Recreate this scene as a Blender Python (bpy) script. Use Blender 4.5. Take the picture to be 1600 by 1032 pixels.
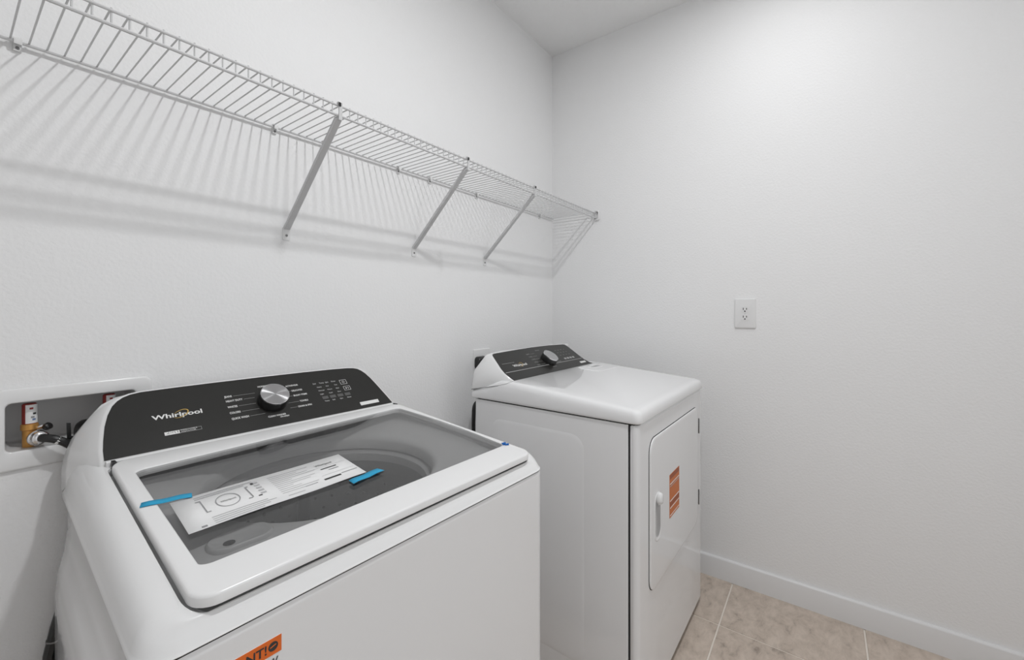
import bpy, bmesh, math, random
from mathutils import Vector, Matrix
random.seed(4)
for o in list(bpy.data.objects): bpy.data.objects.remove(o, do_unlink=True)
scene = bpy.context.scene
COL = scene.collection

# ------------------------------------------------------------------ camera
cam_d = bpy.data.cameras.new('camera'); cam = bpy.data.objects.new('camera', cam_d); COL.objects.link(cam)
cam_d.sensor_width = 36.0; cam_d.lens = 658.4 / 1600 * 36.0
cam_d.shift_y = -33 / 1600
cam_d.clip_start = 0.02
cam.location = (-2.153, -1.290, 1.251)
cam.rotation_euler = (math.radians(90), 0, math.radians(36.43 - 90))
scene.camera = cam

# ------------------------------------------------------------------ world, exposure, lights
w = bpy.data.worlds.new('world'); scene.world = w; w.use_nodes = True
w.node_tree.nodes['Background'].inputs[0].default_value = (.955, .98, 1, 1)
w.node_tree.nodes['Background'].inputs[1].default_value = 0.95
vs = scene.view_settings
vs.view_transform = 'Standard'; vs.look = 'None'; vs.gamma = 1.0; vs.use_curve_mapping = False
vs.exposure = 0.17
ROOM_X0, ROOM_Y0, CEIL = -2.95, -2.40, 2.745
LAMPS = [(-1.49, -1.17, 12.0), (-0.58, -1.17, 2.3)]
for x, y, p in LAMPS:
    ld = bpy.data.lights.new('can_light', 'AREA'); ld.shape = 'DISK'; ld.size = 0.10; ld.energy = p
    ld.color = (0.985, 0.993, 1.0)
    lo = bpy.data.objects.new('can_light', ld); COL.objects.link(lo); lo.location = (x, y, CEIL - 0.027)

# ------------------------------------------------------------------ materials
MATS = {}
def mat(name, col=(.8, .8, .8), rough=.5, metal=0.0, spec=.5, coat=0.0, emit=None, es=0.0):
    m = bpy.data.materials.new(name); m.use_nodes = True
    b = m.node_tree.nodes['Principled BSDF']
    b.inputs['Base Color'].default_value = (*col, 1); b.inputs['Roughness'].default_value = rough
    b.inputs['Metallic'].default_value = metal; b.inputs['Specular IOR Level'].default_value = spec
    b.inputs['Coat Weight'].default_value = coat; b.inputs['Coat Roughness'].default_value = .05
    if emit: b.inputs['Emission Color'].default_value = (*emit, 1); b.inputs['Emission Strength'].default_value = es
    MATS[name] = m
    return m
def nn(m, t, **kw):
    n = m.node_tree.nodes.new(t)
    for k, v in kw.items():
        if hasattr(n, k): setattr(n, k, v)
        else: n.inputs[k].default_value = v
    return n
def lk(m, a, b): m.node_tree.links.new(a, b)
def bump(m, scale, dist, detail=3, strength=1.0, kind='noise', ramp=None):
    b = m.node_tree.nodes['Principled BSDF']
    tc = nn(m, 'ShaderNodeTexCoord'); tx = nn(m, 'ShaderNodeTexNoise'); tx.inputs['Scale'].default_value = scale
    tx.inputs['Detail'].default_value = detail
    lk(m, tc.outputs['Object'], tx.inputs['Vector'])
    src = tx.outputs['Fac']
    if ramp:
        r = nn(m, 'ShaderNodeValToRGB'); r.color_ramp.elements[0].position = ramp[0]; r.color_ramp.elements[1].position = ramp[1]
        lk(m, src, r.inputs['Fac']); src = r.outputs['Color']
    bp = nn(m, 'ShaderNodeBump'); bp.inputs['Distance'].default_value = dist; bp.inputs['Strength'].default_value = strength
    lk(m, src, bp.inputs['Height']); lk(m, bp.outputs['Normal'], b.inputs['Normal'])
    return tx

WALL = mat('wall_paint', (.875, .875, .877), .62, spec=.25); bump(WALL, 120, .0010, 2, .35, ramp=(.35, .75))
CEILM = mat('ceiling_paint', (.90, .90, .90), .8, spec=.1); bump(CEILM, 60, .0018, 2, .5, ramp=(.4, .7))
TRIM = mat('trim_paint', (.80, .80, .805), .3)
ENAMEL = mat('white_enamel', (.84, .84, .845), .045, spec=.5)
PLASTIC = mat('white_plastic', (.81, .81, .81), .16)
LIDP = mat('lid_plastic', (.82, .82, .82), .24)
DARKGAP = mat('seam_black', (.02, .02, .02), .8)  # black that stands in for the shade inside seams and gaps
PANEL = mat('charcoal_panel', (.024, .0235, .022), .30, spec=.32)
tx = bump(PANEL, 900, .0001, 2, .2)
BLACK = mat('black_rubber', (.012, .012, .012), .42)
BLACKP = mat('black_plastic', (.015, .015, .015), .3)
CHROME = mat('chrome', (.75, .75, .76), .15, 1.0)
STEEL = mat('dark_screw', (.22, .22, .22), .4, .8)
BRASS = mat('brass', (.62, .32, .09), .36, .6)
WIRE = mat('shelf_vinyl', (.62, .62, .625), .38)
PRINT = mat('white_print', (.78, .78, .77), .5)
PRINTDIM = mat('grey_print', (.42, .42, .415), .5)
GOLD = mat('gold_print', (.55, .36, .08), .45)
INK = mat('black_ink', (.03, .03, .03), .6)
GREYINK = mat('grey_ink', (.30, .30, .31), .6)
PAPER = mat('paper', (.82, .82, .82), .7, spec=.2)
TAPE = mat('blue_tape', (.035, .36, .60), .6, spec=.2); bump(TAPE, 700, .0003, 2, .4)
TAPE2 = mat('deep_blue_tape', (.01, .12, .42), .6, spec=.2)
ORANGE = mat('orange_label', (.80, .15, .012), .5)
ORANGED = mat('dull_orange_label', (.60, .16, .028), .5)
BROWN = mat('brown_print', (.34, .08, .018), .5)
REDTAG = mat('red_tag', (.30, .035, .03), .5)
BLUEINK = mat('blue_ink', (.15, .22, .40), .6)
DECK = mat('tub_cover_plastic', (.46, .46, .46), .4)
DRUM = mat('drum_steel', (.22, .22, .22), .42, .6)
IMP = mat('impeller_plastic', (.34, .34, .34), .4)
RECESS = mat('box_plastic', (.66, .66, .66), .4)
PLATE = mat('outlet_plate', (.80, .80, .80), .3)
SLOT = mat('slot_black', (.01, .01, .01), .6)
LENS = mat('lamp_lens', (.9, .9, .9), .5, emit=(.985, .993, 1), es=20.0)

# brushed metal knob face with radial streak highlights
KNOB = mat('brushed_knob', (.56, .56, .57), .21, 1.0)
kb = KNOB.node_tree.nodes['Principled BSDF']; kb.inputs['Anisotropic'].default_value = .94
tg = nn(KNOB, 'ShaderNodeTangent'); tg.direction_type = 'RADIAL'; tg.axis = 'Z'; lk(KNOB, tg.outputs[0], kb.inputs['Tangent'])

# tinted glass
GLASS = bpy.data.materials.new('tinted_glass'); GLASS.use_nodes = True
nt = GLASS.node_tree; nt.nodes.clear()
out = nt.nodes.new('ShaderNodeOutputMaterial'); mx = nt.nodes.new('ShaderNodeMixShader'); lw = nt.nodes.new('ShaderNodeLayerWeight'); lw.inputs[0].default_value = .5; pw = nt.nodes.new('ShaderNodeMath'); pw.operation = 'POWER'; pw.inputs[1].default_value = 5; fr = nt.nodes.new('ShaderNodeMath'); fr.operation = 'MULTIPLY_ADD'; fr.inputs[1].default_value = .95; fr.inputs[2].default_value = .05; nt.links.new(lw.outputs['Facing'], pw.inputs[0]); nt.links.new(pw.outputs[0], fr.inputs[0])
tr = nt.nodes.new('ShaderNodeBsdfTransparent'); tr.inputs[0].default_value = (.86, .86, .86, 1)
gl = nt.nodes.new('ShaderNodeBsdfGlossy'); gl.inputs['Roughness'].default_value = .015
nt.links.new(fr.outputs[0], mx.inputs[0]); nt.links.new(tr.outputs[0], mx.inputs[1]); nt.links.new(gl.outputs[0], mx.inputs[2]); nt.links.new(mx.outputs[0], out.inputs[0])

# stone-look floor tile
TILE = mat('stone_tile', (.4, .35, .3), .42, spec=.4)
tb = TILE.node_tree.nodes['Principled BSDF']
tc = nn(TILE, 'ShaderNodeTexCoord'); oi = nn(TILE, 'ShaderNodeObjectInfo')
ad = nn(TILE, 'ShaderNodeVectorMath', operation='MULTIPLY_ADD'); ad.inputs[1].default_value = (1, 1, 1)
sc_ = nn(TILE, 'ShaderNodeVectorMath', operation='SCALE'); sc_.inputs[0].default_value = (7, 5, 3); lk(TILE, oi.outputs['Random'], sc_.inputs['Scale'])
lk(TILE, tc.outputs['Object'], ad.inputs[0]); lk(TILE, sc_.outputs[0], ad.inputs[2])
mp = nn(TILE, 'ShaderNodeMapping'); mp.inputs['Scale'].default_value = (1, 1.7, 1); mp.inputs['Rotation'].default_value = (0, 0, .5); lk(TILE, ad.outputs[0], mp.inputs[0])
n1 = nn(TILE, 'ShaderNodeTexNoise'); n1.inputs['Scale'].default_value = 15; n1.inputs['Detail'].default_value = 9; n1.inputs['Roughness'].default_value = .68; n1.inputs['Distortion'].default_value = .35
lk(TILE, mp.outputs[0], n1.inputs['Vector'])
r1 = nn(TILE, 'ShaderNodeValToRGB'); e = r1.color_ramp.elements
e[0].position = .27; e[0].color = (.30, .245, .205, 1); e[1].position = .62; e[1].color = (.66, .565, .485, 1)
x1 = r1.color_ramp.elements.new(.42); x1.color = (.54, .455, .385, 1)
lk(TILE, n1.outputs['Fac'], r1.inputs['Fac']); lk(TILE, r1.outputs['Color'], tb.inputs['Base Color'])
bp = nn(TILE, 'ShaderNodeBump'); bp.inputs['Distance'].default_value = .001; bp.inputs['Strength'].default_value = .4
lk(TILE, n1.outputs['Fac'], bp.inputs['Height']); lk(TILE, bp.outputs['Normal'], tb.inputs['Normal'])
GROUT = mat('grout', (.86, .80, .73), .85); bump(GROUT, 400, .0005)

# ------------------------------------------------------------------ mesh helpers
class MB:
    def __init__(s): s.v = []; s.f = []
    def box(s, a, b):
        i = len(s.v)
        for z in (a[2], b[2]):
            s.v += [(a[0], a[1], z), (b[0], a[1], z), (b[0], b[1], z), (a[0], b[1], z)]
        for q in ((3, 2, 1, 0), (4, 5, 6, 7), (0, 1, 5, 4), (1, 2, 6, 5), (2, 3, 7, 6), (3, 0, 4, 7)): s.f.append([i + k for k in q])
        return s
    def loft(s, rings, cap0=True, cap1=True, closed=False):
        n = len(rings[0]); i = len(s.v)
        for r in rings: s.v += [tuple(p) for p in r]
        m = len(rings)
        for k in range(m if closed else m - 1):
            a = i + k * n; b = i + ((k + 1) % m) * n
            for j in range(n): s.f.append([a + j, a + (j + 1) % n, b + (j + 1) % n, b + j])
        if not closed:
            if cap0: s.f.append([i + j for j in range(n)][::-1])
            if cap1: s.f.append([i + (m - 1) * n + j for j in range(n)])
        return s
    def tube(s, pts, r, n=8, closed=False):
        pts = [Vector(p) for p in pts]; rings = []
        rs = r if isinstance(r, (list, tuple)) else [r] * len(pts)
        t0 = (pts[1] - pts[0]).normalized()
        up = Vector((0, 0, 1)) if abs(t0.z) < .9 else Vector((1, 0, 0))
        u = t0.cross(up).normalized()
        for k, p in enumerate(pts):
            if closed: t = (pts[(k + 1) % len(pts)] - pts[k - 1]).normalized()
            elif k == 0: t = t0
            elif k == len(pts) - 1: t = (pts[k] - pts[k - 1]).normalized()
            else: t = ((pts[k + 1] - p).normalized() + (p - pts[k - 1]).normalized()).normalized()
            u = (u - t * u.dot(t)).normalized(); v = t.cross(u)
            rings.append([p + (u * math.cos(2 * math.pi * j / n) + v * math.sin(2 * math.pi * j / n)) * rs[k] for j in range(n)])
        return s.loft(rings, closed=closed)
    def prism(s, poly, o, ex, ey, h):
        """polygon in the plane (o, ex, ey), extruded by h along ex x ey"""
        o, ex, ey = Vector(o), Vector(ex), Vector(ey); n = ex.cross(ey).normalized()
        r0 = [o + ex * p[0] + ey * p[1] for p in poly]
        return s.loft([r0, [p + n * h for p in r0]])
    def lathe(s, prof, o=(0, 0, 0), axis=(0, 0, 1), n=24, cap0=True):
        o = Vector(o); ax = Vector(axis).normalized()
        u = ax.orthogonal().normalized(); v = ax.cross(u)
        return s.loft([[o + ax * h + (u * math.cos(2 * math.pi * j / n) + v * math.sin(2 * math.pi * j / n)) * r for j in range(n)] for r, h in prof], cap0=cap0)
def rr(a0, a1, b0, b1, r, n=5, m=1):
    """rounded rectangle, counter-clockwise from the front-right corner"""
    R4 = (r, r, r, r) if not isinstance(r, tuple) else (r[0], r[1], r[1], r[0])   # a pair gives front and back radii
    P = []; C = [(a1 - R4[0], b0 + R4[0], -90), (a1 - R4[1], b1 - R4[1], 0), (a0 + R4[2], b1 - R4[2], 90), (a0 + R4[3], b0 + R4[3], 180)]
    for k, (cx, cy, s0) in enumerate(C):
        r = R4[k]
        for j in range(n + 1):
            t = math.radians(s0 + 90 * j / n); P.append((cx + r * math.cos(t), cy + r * math.sin(t)))
        if m > 1:
            nx = C[(k + 1) % 4]; t = math.radians(nx[2]); r = R4[(k + 1) % 4]; q = (nx[0] + r * math.cos(t), nx[1] + r * math.sin(t)); p = P[-1]
            for j in range(1, m): P.append((p[0] + (q[0] - p[0]) * j / m, p[1] + (q[1] - p[1]) * j / m))
    return P
def spline(pts, k=6):
    P = [Vector(p) for p in pts]; out = []
    for i in range(len(P) - 1):
        p0 = P[max(i - 1, 0)]; p1 = P[i]; p2 = P[i + 1]; p3 = P[min(i + 2, len(P) - 1)]
        for j in range(k):
            t = j / k
            out.append(.5 * ((2 * p1) + (p2 - p0) * t + (2 * p0 - 5 * p1 + 4 * p2 - p3) * t * t + (3 * p1 - p0 - 3 * p2 + p3) * t ** 3))
    return out + [P[-1]]
def build(name, mb, m, parent=None, angle=35, bevel=0.0, seg=2):
    me = bpy.data.meshes.new(name); me.from_pydata([tuple(p) for p in mb.v], [], mb.f)
    bm = bmesh.new(); bm.from_mesh(me); bmesh.ops.recalc_face_normals(bm, faces=bm.faces)
    if bevel:
        eds = [e for e in bm.edges if len(e.link_faces) == 2 and e.calc_face_angle() > .6]
        bmesh.ops.bevel(bm, geom=eds, offset=bevel, segments=seg, profile=.5, affect='EDGES', clamp_overlap=True)
    bm.to_mesh(me); bm.free()
    for p in me.polygons: p.use_smooth = True
    me.set_sharp_from_angle(angle=math.radians(angle))
    me.materials.append(m)
    o = bpy.data.objects.new(name, me); COL.objects.link(o); o.parent = parent
    return o
def tag(o, label=None, cat=None, group=None, kind=None):
    if label: o['label'] = label
    if cat: o['category'] = cat
    if group: o['group'] = group
    if kind: o['kind'] = kind
    return o
def thing(name, label, cat, loc=(0, 0, 0), rz=0.0, group=None):
    o = bpy.data.objects.new(name, None); COL.objects.link(o); o.empty_display_size = .05
    o.location = loc; o.rotation_euler = (0, 0, rz)
    return tag(o, label, cat, group)
def text(name, s, size, o, ex, ey, m, parent=None, width=None, align='LEFT', bold=0.0, shear=0.0):
    """flat lettering lying in the plane (o, ex, ey)"""
    cu = bpy.data.curves.new('txt', 'FONT'); cu.body = s; cu.size = size; cu.resolution_u = 3; cu.align_x = align; cu.offset = bold; cu.shear = shear
    t = bpy.data.objects.new('txt', cu); COL.objects.link(t)
    bpy.context.view_layer.update()
    me = bpy.data.meshes.new_from_object(t.evaluated_get(bpy.context.evaluated_depsgraph_get()))
    bpy.data.objects.remove(t); bpy.data.curves.remove(cu)
    ex, ey, o = Vector(ex).normalized(), Vector(ey).normalized(), Vector(o)
    xs = [v.co.x for v in me.vertices]; k = 1.0
    if width: k = width / (max(xs) - min(xs))
    for v in me.vertices: v.co = o + ex * v.co.x * k + ey * v.co.y
    me.materials.clear(); me.materials.append(m); me.name = name
    ob = bpy.data.objects.new(name, me); COL.objects.link(ob); ob.parent = parent
    return ob
def sm(x): x = max(0, min(1, x)); return x * x * (3 - 2 * x)

# ------------------------------------------------------------------ the room
floor = build('floor', MB().box((ROOM_X0, ROOM_Y0, -.06), (0, 0, -.003)), GROUT)
tag(floor, 'beige stone-look tile floor with pale grout', 'floor', kind='structure')
T = .461
def lines(lo, hi, start):
    L = [start]
    while L[-1] < hi: L.append(L[-1] + T)
    while L[0] > lo: L.insert(0, L[0] - T)
    return [lo] + [v for v in L if lo + .01 < v < hi - .01] + [hi]
gx = lines(ROOM_X0, 0, -.324); gy = lines(ROOM_Y0, 0, -.9585); g = .0030
cache = {}
for i in range(len(gx) - 1):
    for j in range(len(gy) - 1):
        x0, x1, y0, y1 = gx[i] + g, gx[i + 1] - g, gy[j] + g, gy[j + 1] - g
        key = (round(x1 - x0, 4), round(y1 - y0, 4))
        if key not in cache:
            t = build('tile', MB().box((-key[0] / 2, -key[1] / 2, -.008), (key[0] / 2, key[1] / 2, 0)), TILE, floor, bevel=.0012, seg=1); cache[key] = t.data
        else:
            t = bpy.data.objects.new('tile', cache[key]); COL.objects.link(t); t.parent = floor
        t.location = ((x0 + x1) / 2, (y0 + y1) / 2, 0)
ceiling = build('ceiling', MB().box((ROOM_X0 - .1, ROOM_Y0 - .1, CEIL), (.1, .1, CEIL + .1)), CEILM)
tag(ceiling, 'plain white painted ceiling', 'ceiling', kind='structure')
# back wall with the opening for the recessed valve box
OX0, OX1, OZ0, OZ1 = -2.083, -1.880, .964, 1.068
mb = MB()
for a, b in (((ROOM_X0 - .1, 0, -.06), (OX0, .12, CEIL)), ((OX1, 0, -.06), (.1, .12, CEIL)), ((OX0, 0, -.06), (OX1, .12, OZ0)), ((OX0, 0, OZ1), (OX1, .12, CEIL))): mb.box(a, b)
tag(build('wall_back', mb, WALL), 'white textured wall behind the washer and dryer', 'wall', kind='structure')
tag(build('wall_right', MB().box((0, ROOM_Y0, -.06), (.1, 0, CEIL)), WALL), 'bare white textured wall right of the dryer', 'wall', kind='structure')
tag(build('wall_left', MB().box((ROOM_X0 - .1, ROOM_Y0, -.06), (ROOM_X0, 0, CEIL)), WALL), 'white wall at the left end of the room', 'wall', kind='structure')
DX0, DX1, DH = -2.20, -1.20, 2.15   # unseen opening added behind the camera to let in soft fill light
mb = MB()
for a, b in (((ROOM_X0 - .1, ROOM_Y0 - .1, -.06), (DX0, ROOM_Y0, CEIL)), ((DX1, ROOM_Y0 - .1, -.06), (.1, ROOM_Y0, CEIL)), ((DX0, ROOM_Y0 - .1, DH), (DX1, ROOM_Y0, CEIL))): mb.box(a, b)
tag(build('wall_front', mb, WALL), 'white wall with an unseen opening added behind the camera for fill light', 'wall', kind='structure')
def baseboard(name, p0, p1, nrm, label):
    p0, p1, nrm = Vector(p0), Vector(p1), Vector(nrm)
    prof = [(0, 0), (.014, 0), (.014, .089), (.0125, .0935), (.009, .0965), (0, .0965)]
    mbb = MB().loft([[p + nrm * a + Vector((0, 0, z)) for a, z in prof] for p in (p0, p1)])
    tag(build(name, mbb, TRIM, angle=50), label, 'baseboard', kind='structure')
baseboard('baseboard_right', (0, ROOM_Y0, 0), (0, 0, 0), (-1, 0, 0), 'white baseboard along the right wall')
baseboard('baseboard_back', (ROOM_X0, 0, 0), (-.014, 0, 0), (0, -1, 0), 'white baseboard behind the machines')
for k, (x, y, p) in enumerate(LAMPS):
    t = thing('recessed_light', ['round recessed ceiling light above the washer', 'round recessed ceiling light nearest the right wall'][k], 'light', (x, y, CEIL), group='recessed ceiling lights')
    build('trim_ring', MB().loft([[(r * math.cos(a * math.pi / 20), r * math.sin(a * math.pi / 20), z) for a in range(40)] for r, z in ((.095, -.0005), (.094, -.006), (.075, -.009), (.072, -.0005))], closed=True), PLASTIC, t)
    build('lens', MB().lathe([(.0715, -.001), (.0715, -.005), (.066, -.016), (.052, -.022), (.0, -.0245)], n=32), LENS, t)

# ------------------------------------------------------------------ top-loading washing machine (local: a right, b back, z up)
W, D = .741, .680
wm = thing('washing_machine', 'white top-loading washer with dark glass lid and charcoal control panel', 'washing machine', (-2.034, -.724, 0), math.radians(-2.4))
def bulge(p, z):
    a, b = p; k = sm((b - .035) / .06)
    prof = [(.0, .012), (.68, .012), (.71, .009), (.775, -.002), (.805, -.006), (.856, -.006), (.870, .0015)]
    o = 0
    for (z0, v0), (z1, v1) in zip(prof, prof[1:]):
        if z0 <= z <= z1: o = v0 + (v1 - v0) * sm((z - z0) / (z1 - z0))
    d = k * o
    if a < .03: a -= d
    elif a > W - .03: a += d
    return (a, b, z)
rings = []
for z in (.022, .03, .3, .6, .66, .68, .695, .71, .725, .742, .76, .775, .79, .805, .828, .852, .858, .864, .8685):
    i = .004 if z == .022 else (.0012 if z > .868 else 0)
    rings.append([bulge(p, z) for p in rr(i, W - i, i, D - i, (.032, .010), 7, 10)])
build('cabinet', MB().loft(rings, cap1=False), ENAMEL, wm, angle=30)
build('seam_shade', MB().loft([[(a, b, z) for a, b in rr(i, W - i, i, D - i, .03, 7, 2)] for i, z in ((.012, .862), (.004, .862), (.004, .8755), (.012, .8755))], closed=True), DARKGAP, wm)  # black ring set inside the open seam to draw its shade
for a in (.06, W - .06):
    for b in (.06, D - .06): build('foot', MB().lathe([(.022, 0), (.022, .008), (.010, .012), (.010, .03)], (a, b, 0), n=12), BLACK, wm)
LZ, LS = .916, .0763
def lz(b): return LZ + LS * b
def H(b): return lz(b) - .009 - .016 * (1 - sm((b + .0) / .045))
rings = []
for i, t in ((.005, -.04), (-.0012, -.03), (-.002, .04), (-.0005, .10), (.0010, .2), (.0035, .42), (.008, .66), (.015, .85), (.024, .95), (.034, .99), (.042, 1.0)):
    r = max(.038 - i * .5, .012)
    f = min(i, .012 + i * .08)
    ring = []
    for a, b in rr(i, W - i, f, D - i * .5, (r, .008), 7, 10): ring.append((a, b, .872 + (H(b) - .872) * t))
    rings.append(ring)
HC = (.372, .325)
def rec(i, dz): return [(a, b, H(b) + dz) for a, b in rr(.0455 + i, .7075 - i, .0145 + i * .6, .54 - i, .03, 7, 10)]
rings += [rec(-.001, 0), rec(0, -.003), rec(.0015, -.014), rec(.012, -.016)]
cover = build('top_cover', MB().loft(rings, cap0=False, cap1=False), PLASTIC, wm, angle=50)
r0 = rec(.010, -.0155)
def circ(r, z): 
    o_ = []
    for p in r0:
        t = math.atan2(p[1] - HC[1], p[0] - HC[0]); o_.append((HC[0] + r * math.cos(t), min(HC[1] + r * math.sin(t), .56), z))
    return o_
def mixr(A, B, k): return [tuple(x + (y - x) * k for x, y in zip(p, q)) for p, q in zip(A, B)]
c0 = circ(.240, .901)
rings = [r0, [(p[0], p[1], p[2] - .006) for p in mixr(r0, c0, .12)], mixr(r0, c0, .6), c0, circ(.232, .898), circ(.226, .891), circ(.225, .87)]
build('tub_ring', MB().loft(rings, cap0=False, cap1=False), DECK, wm, angle=50)
drum = build('drum', MB().lathe([(.229, .872), (.246, .862), (.246, .845), (.232, .836), (.232, .80), (.236, .79), (.236, .50), (.22, .47), (.0, .465)], (*HC, 0), n=48, cap0=False), DRUM, wm, angle=50)
build('balance_ring', MB().loft([[(HC[0] + q * math.cos(j * math.pi / 32), HC[1] + q * math.sin(j * math.pi / 32), z) for j in range(64)] for q, z in ((.243, .862), (.228, .866), (.214, .860), (.212, .842), (.226, .836), (.243, .840))], closed=True), IMP, drum, angle=50)
holes = MB()
for z in [.52 + .028 * k for k in range(10)]:
    for j in range(36):
        t = (j + .5 * (round(z * 1000) // 28 % 2)) * math.pi / 18
        holes.lathe([(.0042, -.0005), (.0042, .0008)], (HC[0] + .2358 * math.cos(t), HC[1] + .2358 * math.sin(t), z), (-math.cos(t), -math.sin(t), 0), 6)
tag(build('drum_hole', holes, SLOT, drum), kind='stuff')
imp = build('impeller', MB().lathe([(.20, .470), (.20, .48), (.17, .495), (.09, .52), (.055, .56), (.04, .60), (.0, .61)], (*HC, 0), n=40), IMP, wm)
for k in range(4):
    t = k * math.pi / 2 + .5; c, s_ = math.cos(t), math.sin(t)
    build('vane', MB().prism([(.03, .50), (.185, .486), (.175, .515), (.10, .54), (.045, .61)], (HC[0] - s_ * .006, HC[1] + c * .006, 0), (c, s_, 0), (0, 0, 1), .012), IMP, imp, bevel=.003)
for k in range(3):
    t = k * 2 * math.pi / 3 - .75; c, s_ = math.cos(t), math.sin(t)
    build('baffle', MB().prism([(.218, .52), (.240, .50), (.240, .83), (.224, .82)], (HC[0] + s_ * .014, HC[1] - c * .014, 0), (c, s_, 0), (0, 0, 1), -.028), BLACKP, drum, bevel=.003)
# bleach dispenser in the front left corner of the deck
dsp = build('dispenser', MB().loft([[(a, b, z) for a, b in rr(.102 + i, .192 - i, .128 + i, 0.186 - i, .026 - i, 6)] for i, z in ((0, .893), (.001, .9025), (.004, .9050), (.008, .9040), (.011, .9015))], cap0=False), DECK, wm, angle=50)
build('dispenser_hole', MB().lathe([(.008, 0), (.008, .001)], (.130, .152, .9012), n=14), SLOT, dsp)

lid = thing('tmp', None, None); bpy.data.objects.remove(lid)
def lr(pts, dz): return [(a, b, lz(b) + dz) for a, b in pts]
OUT = lambda i: rr(.0500 + i, .7045 - i, .0095 + i, .536 - i * .5, .028 - i * .5, 7, 10)
def inner(i):
    P = rr(0, 1, 0, 1, .03, 7, 10); q = []
    for x, y in P:
        # glass opening: straight front, right side bowed outwards, back a little longer at the right
        a0 = .0745; a1 = .687; b0 = .077 + .006 * x; b1 = .462 + .030 * x
        a = a0 + (a1 - a0) * x + (.010 * math.sin(math.pi * y) - .008 * y) * x
        b = b0 + (b1 - b0) * y
        q.append((a + (i if x < .5 else -i), b + (i if y < .5 else -i)))
    return q
rings = [lr(OUT(.004), -.0150), lr(OUT(0), -.0135), lr(OUT(0), -.0035), lr(OUT(.001), -.0014), lr(OUT(.003), -.0003), lr(OUT(.006), 0), lr(inner(-.003), 0), lr(inner(-.001), -.0004), lr(inner(0), -.0016), lr(inner(0), -.013), lr(inner(-.01), -.015)]
lid = build('lid_frame', MB().loft(rings, closed=True), LIDP, wm, angle=40)
gi = inner(.0)
build('glass_pane', MB().loft([lr(inner(-.002), -.0052), lr(inner(-.002), -.0013)]), GLASS, lid, angle=30)
build('hinge_cap', MB().box((.052, .525, lz(.53) - .010), (.060, .546, lz(.53) + .001)), BLACKP, wm, bevel=.002)
build('hinge_cap', MB().box((.693, .525, lz(.53) - .010), (.701, .546, lz(.53) + .001)), BLACKP, wm, bevel=.002)

# sloping control console
PB, PZ, DB, DZ = .548, .958, .112, .102
PLn = math.hypot(DB, DZ); EY = Vector((0, DB / PLn, DZ / PLn)); EXV = Vector((1, 0, 0)); PN = EXV.cross(EY)
def pan(a, t, off=0): return Vector((a, PB + DB * t, PZ + DZ * t)) + PN * off
pl = [(.044, .0), (.0445, .15), (.047, .303), (.052, .523), (.059, .706), (.068, .849), (.077, .927), (.087, .982), (.100, 1.020), (.118, 1.043)]
ptop = [(.187, 1.055), (.265, 1.061), (.372, 1.064), (.478, 1.061), (.565, 1.052)]
prt = [(.612, 1.036), (.630, 1.018), (.643, .985), (.652, .93), (.661, .84), (.670, .69), (.678, .5), (.685, .31), (.691, .15), (.696, .0)]
outl = pl + ptop + prt
def grow(P, e):
    q = []; n = len(P)
    for k, (a, t) in enumerate(P):
        if k == 0 or k == n - 1: q.append((a + (-e if k == 0 else e), t)); continue
        d = Vector((P[k + 1][0] - P[k - 1][0], (P[k + 1][1] - P[k - 1][1]) * PLn)); d.normalize()
        q.append((a - d.y * e, t + d.x * e / PLn))
    return q
fr1 = grow(outl, .0035); fr2 = grow(outl, .0075)
back = [(-.003, .885), (-.003, .915), (-.001, .940), (.004, .962), (.012, .985), (.025, 1.005), (.034, 1.018), (.044, 1.032), (.056, 1.046), (.078, 1.058)]
back = back + [(p[0], 1.063) for p in ptop] + [(W - a, z) for a, z in back[::-1]]
def close_(ring, zb): # drop both ends down into the cover
    a, b = ring[0], ring[-1]
    return [Vector((a[0], a[1], zb))] + [Vector(p) for p in ring] + [Vector((b[0], b[1], zb))]
F1 = [pan(a, t, .0) for a, t in fr1]; F2 = [pan(a, t, -.004) for a, t in fr2]
BK = [Vector((a, .677, z)) for a, z in back]
M1 = [F2[k].lerp(BK[k], .35) for k in range(len(BK))]; M2 = [F2[k].lerp(BK[k], .75) for k in range(len(BK))]
for k in range(len(BK)):
    if 0 <= k < 9 or k > len(BK) - 10:
        s_ = -1 if k < 12 else 1
        M1[k].x += s_ * .004; M2[k].x += s_ * .003
BK2 = [Vector((p.x * .985 + .0055, .683, p.z - .006)) for p in BK]
con = build('console', MB().loft([close_(F1, .944), close_(F2, .942), close_(M1, .925), close_(M2, .90), close_(BK, .88), close_(BK2, .88)]), PLASTIC, wm, angle=60)
panel = build('control_panel', MB().loft([[pan(a, t, .0002) for a, t in outl], [pan(a, t, .0012) for a, t in outl]]), PANEL, con)
build('base_strip', MB().loft([[(a, b, lz(b) + z) for b, z in ((.5375, -.012), (.5375, -.0012), (.540, -.0004), (.556, -.0002), (.556, -.012))] for a in (.046, .702)]), LIDP, wm, angle=50)
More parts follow.
